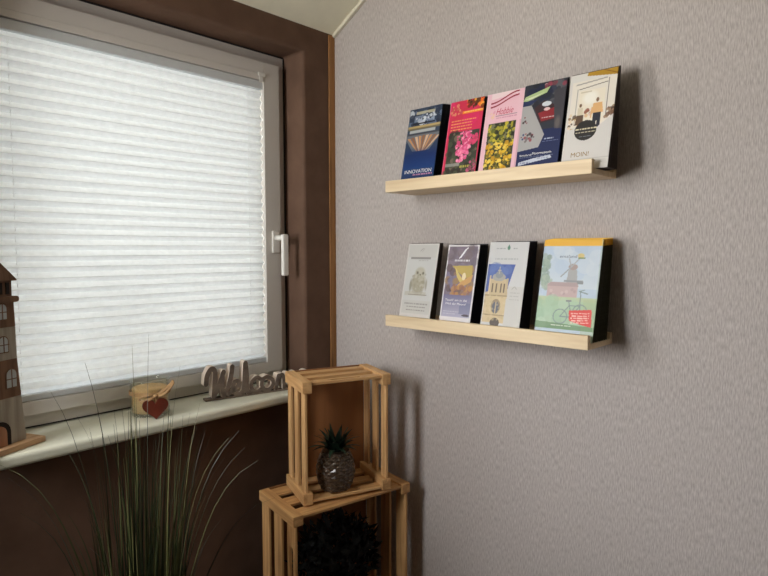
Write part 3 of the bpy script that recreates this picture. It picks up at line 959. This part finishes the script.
# ------------------------------------------------------------------ pineapple ornament in the upper crate
pz = UC[2] + .004 + .0078
PX, PY = PINE = (-.2365, -.262)
p = empty('pineapple_ornament', (PX, PY, pz), (0, 0, .3)); tag(p, 'dark faceted glass pineapple ornament with spiky leaves in the upper crate', 'ornament')
b = MB()
rows, seg = 7, 12
prof = [(.030, 0), (.041, .010), (.0475, .030), (.049, .050), (.046, .070), (.037, .088), (.020, .097)]
rings = []
for i in range(13):
    t = i / 12
    z = .098 * t
    rr = .024 + .0255 * math.sin(PI * (0.12 + 0.80 * t)) ** 0.7
    rings.append([(rr, z, (k + .5 * (i % 2)) * 2 * PI / seg) for k in range(seg)])
vs = [[b.bm.verts.new((rr * math.cos(a), rr * math.sin(a), z)) for rr, z, a in R] for R in rings]
for i in range(12):
    for k in range(seg):
        o = i % 2
        A0, A1 = vs[i][k], vs[i][(k + 1) % seg]
        B0, B1 = vs[i + 1][k], vs[i + 1][(k + 1) % seg]
        if o == 0:
            b.bm.faces.new((A0, A1, B0)); b.bm.faces.new((A1, B1, B0))
        else:
            b.bm.faces.new((A0, B1, B0)); b.bm.faces.new((A0, A1, B1))
b.bm.faces.new(vs[0][::-1]); b.bm.faces.new(vs[-1])
# raise a stud in every diamond
fs = [f for f in b.bm.faces if len(f.verts) == 3]
b.bm.normal_update()
res = bmesh.ops.poke(b.bm, faces=fs, offset=0.0035)
b.build('body', M['pine_body'], p)
b = MB()
for (n, ln, tilt, z0) in ((6, .062, .25, .098), (9, .075, .75, .094), (10, .066, 1.2, .090)):
    for k in range(n):
        a = 2 * PI * (k + .3 * tilt) / n + rnd.uniform(-.15, .15)
        L = ln * rnd.uniform(.85, 1.1); tl = tilt + rnd.uniform(-.1, .1)
        d = Vector((math.cos(a), math.sin(a), 0)); sd = Vector((-math.sin(a), math.cos(a), 0))
        prev = None
        for i in range(7):
            t = i / 6
            ang = tl * (0.35 + 0.75 * t)
            pt = d * (.010 + L * math.sin(ang) * t) + Vector((0, 0, z0 + L * math.cos(ang) * t))
            wd = .0115 * (1 - t ** 1.6) * (1 if i else .9) + .0004
            nn = Vector((0, 0, 1)) * .0018 * (1 - t)
            cur = [b.bm.verts.new(pt - sd * wd), b.bm.verts.new(pt + d * -.002 - nn), b.bm.verts.new(pt + sd * wd), b.bm.verts.new(pt + nn + d * .0012)]
            if prev:
                for j in range(4):
                    b.bm.faces.new((prev[j], prev[(j + 1) % 4], cur[(j + 1) % 4], cur[j]))
            else:
                b.bm.faces.new(cur[::-1])
            prev = cur
        b.bm.faces.new(prev)
b.build('leaves', M['leaf'], p)

# ------------------------------------------------------------------ dark round bush in the lower crate
ca, sa = math.cos(-.1846), math.sin(-.1846)


def inlow(x, y):
    return (-.4062 + ca * x - sa * y, -.3025 + sa * x + ca * y)


bx, by = inlow(.175, .100)
p = empty('round_bush', (bx, by, .0117), (0, 0, -.1846)); tag(p, 'dark round artificial bush in a pot inside the larger crate', 'plant')
b = MB(); b.lathe([(0, 0), (.055, 0), (.068, .11), (.07, .115), (.064, .115), (.058, .09), (0, .09)], 28); b.build('pot', M['pot'], p)
b = MB()
r2 = random.Random(5)
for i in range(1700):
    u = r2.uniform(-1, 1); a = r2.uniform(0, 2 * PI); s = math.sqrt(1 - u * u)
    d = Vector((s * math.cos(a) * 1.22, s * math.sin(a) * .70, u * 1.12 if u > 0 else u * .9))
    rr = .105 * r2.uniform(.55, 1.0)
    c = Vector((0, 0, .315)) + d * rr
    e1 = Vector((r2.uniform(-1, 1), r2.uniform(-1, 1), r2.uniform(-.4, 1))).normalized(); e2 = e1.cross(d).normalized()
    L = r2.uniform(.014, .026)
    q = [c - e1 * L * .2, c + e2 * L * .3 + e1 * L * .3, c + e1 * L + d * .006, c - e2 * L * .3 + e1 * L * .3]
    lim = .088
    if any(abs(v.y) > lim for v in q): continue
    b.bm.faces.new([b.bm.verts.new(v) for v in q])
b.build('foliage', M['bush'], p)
b = MB(); b.tube([(0, 0, .088), (.004, 0, .16), (0, .003, .33)], [.006, .005, .003], 8); b.build('stem', M['soil'], p)


# ------------------------------------------------------------------ lettered sign on the sill
def ribbon(mb, pts, r, y0, y1, closed=False):
    """flat round-ended stroke in the XZ plane, extruded from y0 to y1"""
    P = smooth_path([(x, 0, z) for x, z in pts], 7, closed)
    n = len(P)
    L, R_ = [], []
    for i, p_ in enumerate(P):
        t = (P[(i + 1) % n] - P[i - 1]) if closed else (P[min(i + 1, n - 1)] - P[max(i - 1, 0)])
        t.normalize()
        nn = Vector((-t.z, 0, t.x))
        L.append(p_ + nn * r); R_.append(p_ - nn * r)
    V = lambda p_, y: mb.bm.verts.new((p_.x, y, p_.z))
    A = [[V(a, y0), V(c, y0), V(c, y1), V(a, y1)] for a, c in zip(L, R_)]
    m = n if closed else n - 1
    for i in range(m):
        a, c = A[i], A[(i + 1) % n]
        for j in range(4):
            mb.bm.faces.new((a[j], a[(j + 1) % 4], c[(j + 1) % 4], c[j]))
    if not closed:
        for c in (P[0], P[-1]):
            mb.prism([(c.x + r * math.cos(2 * PI * k / 16), c.z + r * math.sin(2 * PI * k / 16)) for k in range(16)],
                     lambda q: (q[0], y0, q[1]), lambda q: (q[0], y1, q[1]))


sg = empty('welcome_sign', (-.452, .0215, .7485), (0, 0, math.atan2(-.038, .17)))
tag(sg, 'grey wooden Welcome lettering standing on the windowsill', 'sign')
LET = {
    'W': [([(.006, .047), (.009, .068), (.020, .086), (.030, .078), (.029, .050), (.026, .012)], 0), ([(.026, .012), (.036, .030), (.047, .058), (.053, .074)], 0), ([(.050, .066), (.049, .030), (.053, .010)], 0), ([(.053, .010), (.064, .03), (.073, .060), (.077, .086)], 0)],
    'e': [([(.066, .012), (.080, .022), (.094, .034), (.091, .045), (.082, .043), (.078, .028), (.084, .012), (.098, .010), (.108, .020)], 0)],
    'l': [([(.106, .012), (.110, .040), (.114, .090)], 0), ([(.114, .092), (.117, .060), (.116, .024), (.122, .010), (.132, .012)], 0)],
    'c': [([(.158, .042), (.146, .048), (.133, .040), (.129, .026), (.135, .013), (.147, .009), (.160, .015)], 0)],
    'o': [([(.176, .046), (.163, .040), (.160, .026), (.167, .012), (.180, .010), (.192, .020), (.192, .036)], 1)],
    'm': [([(.202, .010), (.206, .030), (.211, .046)], 0), ([(.207, .030), (.217, .046), (.225, .040), (.227, .010)], 0), ([(.228, .026), (.238, .046), (.246, .040), (.248, .010)], 0), ([(.249, .026), (.259, .046), (.267, .040), (.269, .012), (.277, .008)], 0)],
    'e2': [([(.276, .012), (.290, .024), (.303, .036), (.299, .046), (.290, .044), (.286, .028), (.292, .012), (.305, .009), (.316, .018)], 0)],
}
k = 0
for key, strokes in LET.items():
    b = MB()
    for pts, cl in strokes:
        ribbon(b, pts, .0064 if key in 'Wl' else .0056, -.0125 - .00012 * k, .0125 + .00012 * k, bool(cl)); k += 1
    lt = b.build('letter', [M['sign'], M['sign_edge_lit']], sg)
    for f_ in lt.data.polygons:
        f_.material_index = 0 if abs(f_.normal.y) > .7 else 1  # letter sides get the tone painted as window-lit
b = MB(); b.box((.004, -.0123, 0), (.312, .0123, .0055)); b.build('base_strip', M['sign'], sg, bevel=0.0008)

# ------------------------------------------------------------------ candle jar with heart
jr = empty('candle_jar', (-.598, .012, .7484), (0, 0, -.40)); tag(jr, 'glass jar with cream filling, twine bow and red heart on the windowsill', 'jar')
b = MB()
RJ, HJ = .0450, .086
b.lathe([(0, .0), (RJ - .004, 0), (RJ, .004), (RJ, HJ - .012), (RJ - .002, HJ - .007), (RJ + .0015, HJ - .003), (RJ + .001, HJ), (RJ - .003, HJ), (RJ - .0045, HJ - .007), (RJ - .0035, HJ - .013), (RJ - .0030, .008), (0, .008)], 56)
b.build('glass', M['jar_glass'], jr)
b = MB(); b.lathe([(0, .0085), (RJ - .0034, .0085), (RJ - .0036, .064), (RJ - .006, .067), (0, .0665)], 48); b.build('filling', M['wax'], jr)
tw = None
b = MB()
for kk in range(3):
    b.tube([((RJ + .0014) * math.cos(a), (RJ + .0014) * math.sin(a), .054 + .0028 * kk + .001 * math.sin(3 * a + kk)) for a in [2 * PI * i / 40 for i in range(40)]], .0014, 6, True)
tw = b.build('twine', M['twine'], jr)
kn = Vector((.010, -(RJ + .0055), .054))   # the knot at the front
b = MB()
bow_r = [kn, kn + Vector((.016, -.004, .012)), kn + Vector((.034, -.005, .027)), kn + Vector((.040, -.004, .034)), kn + Vector((.038, -.008, .026)), kn + Vector((.020, -.009, .007)), kn]
bow_l = [kn, kn + Vector((-.016, -.006, .006)), kn + Vector((-.032, -.002, .001)), kn + Vector((-.036, .003, -.006)), kn + Vector((-.028, -.004, -.010)), kn + Vector((-.012, -.008, -.004)), kn]
for lp in (bow_r, bow_l):
    b.tube(smooth_path(lp, 6), .0021, 7)
    b.tube([q + Vector((.001, -.002, -.002)) for q in smooth_path(lp, 6)], .0019, 7)
b.tube(smooth_path([kn, kn + Vector((.002, -.006, -.012)), kn + Vector((-.002, -.007, -.024))], 6), .0015, 7)
b.tube(smooth_path([kn, kn + Vector((.012, -.004, -.003)), kn + Vector((.026, .002, -.009)), ], 6), .0015, 7)
b.tube([kn + Vector((-.005, -.002, -.001)), kn + Vector((0, -.006, .001)), kn + Vector((.005, -.002, .002))], .0045, 8)
b.build('bow', M['twine'], jr)
b = MB()
hp = []
for i in range(48):
    t = 2 * PI * i / 48
    hp.append((16 * math.sin(t) ** 3 / 16 * .0300, (13 * math.cos(t) - 5 * math.cos(2 * t) - 2 * math.cos(3 * t) - math.cos(4 * t)) / 16 * .0285))
hc = Vector((.010, -(RJ + .0115), .027))
ry = .24
f = lambda y: (lambda q: (hc.x + (q[0] * math.cos(ry) + q[1] * math.sin(-ry) * .2), hc.y + y + q[0] * .12, hc.z + q[1]))
b.prism(hp, f(-.0032), f(.0032))
b.build('heart', M['heart'], jr, bevel=0.0016, seg=3)

# ------------------------------------------------------------------ wooden lighthouse
LA = math.atan2(.429, .903)
lh = empty('wooden_lighthouse', (-.876 - .058 * .903, -.024 - .058 * .429, .7485), (0, 0, LA))
tag(lh, 'flat wooden lighthouse with brown and grey bands at the left end of the sill', 'lighthouse')
# local x along the front, y to the back, z up; front face at y = 0
D0 = .042
prof = [(.058, 0.0115), (.0505, .105), (.0445, .182), (.0435, .247), (.042, .292)]
wd = lambda z: float(np.interp(z, [q[1] for q in prof], [q[0] for q in prof]))
for (za, zb, mt) in ((.0115, .105, 'lh_grey'), (.105, .182, 'lh_brown'), (.182, .247, 'lh_grey'), (.247, .297, 'lh_brown')):
    b = MB(); b.prism([(-wd(za), za + .0002), (wd(za), za + .0002), (wd(zb), zb - .0002), (-wd(zb), zb - .0002)], lambda q: (q[0], 0, q[1]), lambda q: (q[0], D0, q[1]))
    b.build('body_section', M[mt], lh, bevel=0.0006)
b = MB(); b.box((-.068, -.020, 0), (.086, D0 + .015, .0113)); b.build('base_board', M['lh_base'], lh, bevel=0.001)
b = MB()
pts = []
for sx in (1, -1):
    for i in range(7):
        a = PI / 2 * sx - PI * i / 6 * 1
        pts.append((sx * .042 + .006 * math.cos(-PI / 2 * sx + PI * i / 6 * 1 + (0 if sx > 0 else 0)), .303 + .006 * math.sin(-PI / 2 * sx + PI * i / 6)))
b.prism(pts, lambda q: (q[0], -.008, q[1]), lambda q: (q[0], D0 + .008, q[1])); b.build('gallery', M['lh_brown'], lh)
b = MB(); b.box((-.040, 0.002, .3092), (.040, D0 - .002, .3395)); b.build('lantern_room', M['lh_brown'], lh)
b = MB()
for x in (-.03, -.015, 0, .015, .03):
    b.box((x - .0035, -.0005, .313), (x + .0035, .0025, .336))
b.build('lantern_opening', M['lh_dark'], lh)
b = MB(); b.prism([(-.046, .3397), (.046, .3397), (.046, .3425), (.004, .384), (-.004, .384), (-.046, .3425)], lambda q: (q[0], -.006, q[1]), lambda q: (q[0], D0 + .006, q[1])); b.build('roof', M['lh_brown'], lh, bevel=0.0008)


def arch(x, z0, w, h, k=10):
    return [(x - w, z0), (x + w, z0)] + [(x + w * math.cos(PI * i / k), z0 + h - w + w * math.sin(PI * i / k)) for i in range(k + 1)]


for (x, z0, w, h) in ((.029, .124, .0125, .040), (.015, .197, .0110, .034), (.015, .262, .0110, .034), (-.029, .124, .0125, .040)):
    b = MB(); b.prism(arch(x, z0, w, h), lambda q: (q[0], -.0016, q[1]), lambda q: (q[0], .0005, q[1])); wf = b.build('window', M['lh_brown'], lh)
    b = MB(); b.prism(arch(x, z0 + .002, w - .002, h - .004), lambda q: (q[0], -.0022, q[1]), lambda q: (q[0], -.0014, q[1])); b.build('pane', M['lh_pane'], wf)
    b = MB(); b.box((x - .0008, -.0032, z0), (x + .0008, -.0020, z0 + h)); b.box((x - w, -.0032, z0 + h * .45), (x + w, -.0020, z0 + h * .45 + .0016)); b.build('glazing_bars', M['lh_brown'], wf)
b = MB(); b.prism(arch(0, .0118, .023, .050), lambda q: (q[0], -.0016, q[1]), lambda q: (q[0], .0005, q[1])); dr = b.build('door', M['lh_dark'], lh)
b = MB(); b.prism(arch(-.003, .0118, .0165, .042), lambda q: (q[0], -.003, q[1]), lambda q: (q[0], -.0012, q[1])); b.build('door_leaf', M['lh_door'], dr)

# ------------------------------------------------------------------ tall grass plant
GX, GY = -.765, -.30
g = empty('grass_plant', (GX, GY, 0)); tag(g, 'tall artificial grass plant standing below the windowsill', 'plant')
b = MB(); b.lathe([(0, 0), (.070, 0), (.088, .15), (.09, .155), (.083, .155), (.078, .135), (0, .135)], 36); b.build('planter', M['pot'], g)
b = MB(); b.lathe([(0, .1352), (.0775, .1352), (.04, .142), (0, .144)], 24); b.build('soil', M['soil'], g)
b = MB()
r3 = random.Random(21)


def blade(bm, base, dirv, L, bend, w, droop_at=.55):
    n = 16
    d = Vector((dirv[0], dirv[1], 0)).normalized()
    sd = Vector((-d.y, d.x, 0))
    tw0 = r3.uniform(-.9, .9)
    p_ = Vector(base); th = r3.uniform(.0, .06)
    prev = None
    for i in range(n + 1):
        t = i / n
        ww = w * (min(1, .55 + t * 2) * (1 - max(0, (t - .45) / .55) ** 1.5)) + .00025
        s2 = (sd * math.cos(tw0) + d * math.sin(tw0))
        tv = d * math.sin(th) + Vector((0, 0, math.cos(th)))
        nn = s2.cross(tv).normalized()
        cur = [bm.verts.new(p_ - s2 * ww), bm.verts.new(p_ + nn * .0005 * (1 - t)), bm.verts.new(p_ + s2 * ww), bm.verts.new(p_ - nn * .0005 * (1 - t) - nn * .0002)]
        if prev:
            for j in range(4):
                f_ = bm.faces.new((prev[j], prev[(j + 1) % 4], cur[(j + 1) % 4], cur[j])); f_.smooth = False
        else:
            bm.faces.new(cur[::-1])
        prev = cur
        th += bend / n * (0.15 + 2.2 * max(0, t - droop_at) / (1 - droop_at) + .25 * t)
        p_ = p_ + (d * math.sin(th) + Vector((0, 0, math.cos(th)))) * (L / n)
    bm.faces.new(prev)


for i in range(210):
    a = r3.uniform(0, 2 * PI); rr = .058 * math.sqrt(r3.random())
    L = r3.choice([r3.uniform(.40, .56), r3.uniform(.48, .66), r3.uniform(.56, .74)])
    u = r3.random()
    bend = r3.uniform(.02, .30) if u < .78 else r3.uniform(.5, 1.5)
    blade(b.bm, (rr * math.cos(a), rr * math.sin(a), .132), (math.cos(a + r3.uniform(-.7, .7)), math.sin(a + r3.uniform(-.7, .7))), L, bend, r3.uniform(.0011, .0024), r3.uniform(.6, .75))
# longer blades arching out, most of them to the right, a few over the sill
for (az, L, bend, w, at) in ((-.15, .62, .95, .0024, .62), (.1, .66, 1.3, .0021, .68), (-.35, .60, .8, .0022, .6), (.2, .64, .6, .0022, .6), (-.1, .64, 1.9, .002, .72), (.05, .66, .5, .0022, .6),
                             (.0, .58, 2.4, .0022, .74), (PI + .1, .64, 1.9, .0022, .70), (PI - .3, .60, 1.1, .002, .7), (PI + .5, .56, 1.6, .002, .74), (PI, .50, .9, .002, .7),
                             (1.75, .80, .35, .0011, .6), (2.0, .78, .55, .0011, .6), (2.5, .76, .7, .0011, .6), (1.2, .74, .4, .0011, .6), (2.8, .72, 1.1, .0011, .7)):
    blade(b.bm, (.045 * math.cos(az - .8), .045 * math.sin(az - .8), .132), (math.cos(az - .8), math.sin(az - .8)), L * 1.06, bend, w, at)
b.build('blades', M['grass'], g)

# ------------------------------------------------------------------ light
wd_ = bpy.data.worlds.new('overcast_sky'); S.world = wd_
wd_.use_nodes = True
nt = wd_.node_tree
bg = nt.nodes['Background']
tc = nt.nodes.new('ShaderNodeTexCoord'); sp = nt.nodes.new('ShaderNodeSeparateXYZ')
nt.links.new(tc.outputs['Generated'], sp.inputs[0])
rp = nt.nodes.new('ShaderNodeValToRGB')
mr = nt.nodes.new('ShaderNodeMapRange'); mr.inputs['From Min'].default_value = -1; mr.inputs['From Max'].default_value = 1
nt.links.new(sp.outputs['Z'], mr.inputs['Value']); nt.links.new(mr.outputs[0], rp.inputs['Fac'])
e = rp.color_ramp.elements
e[0].position = .46; e[0].color = (.92, .91, .87, 1)
e[1].position = .56; e[1].color = (.97, .985, 1.0, 1)
nt.links.new(rp.outputs['Color'], bg.inputs['Color'])
bg.inputs['Strength'].default_value = 22.0
# sampling portals in the two added window openings
def portal(loc, rot, sx, sy):
    ld = bpy.data.lights.new('window_portal', 'AREA'); ld.shape = 'RECTANGLE'; ld.size = sx; ld.size_y = sy
    ld.cycles.is_portal = True
    lo = bpy.data.objects.new('window_portal', ld); C.objects.link(lo)
    lo.location = loc; lo.rotation_euler = rot


portal((XW - .02, (LY0 + LY1) / 2, (LZ0 + LZ1) / 2), (0, -PI / 2, 0), LZ1 - LZ0, LY1 - LY0)
portal(((W2L + W2R) / 2, .05, (ZT + SZ) / 2), (-PI / 2, 0, 0), W2R - W2L, ZT - SZ)

# ------------------------------------------------------------------ camera
cd = bpy.data.cameras.new('camera'); cam = bpy.data.objects.new('camera', cd); C.objects.link(cam)
S.camera = cam
cd.sensor_fit = 'HORIZONTAL'; cd.sensor_width = 36; cd.lens = 582.29 / 768 * 36; cd.clip_start = .02
yaw, pit, rol = math.radians(43.5178), math.radians(3.8093), math.radians(-0.0406)
fw = Vector((math.cos(yaw) * math.cos(pit), math.sin(yaw) * math.cos(pit), -math.sin(pit)))
rt = Vector((math.sin(yaw), -math.cos(yaw), 0)); up = rt.cross(fw)
r_ = rt * math.cos(rol) + up * math.sin(rol); u_ = -rt * math.sin(rol) + up * math.cos(rol)
mw = Matrix((r_, u_, -fw)).transposed().to_4x4(); mw.translation = (-1.2232, -1.3729, 1.15)
cam.matrix_world = mw

vs_ = S.view_settings
vs_.view_transform = 'Standard'; vs_.look = 'None'; vs_.gamma = 1.0; vs_.use_curve_mapping = False
vs_.exposure = 0.0
S.cycles.use_denoising = True
S.cycles.max_bounces = 16; S.cycles.diffuse_bounces = 8; S.cycles.transparent_max_bounces = 16; S.cycles.sample_clamp_indirect = 6
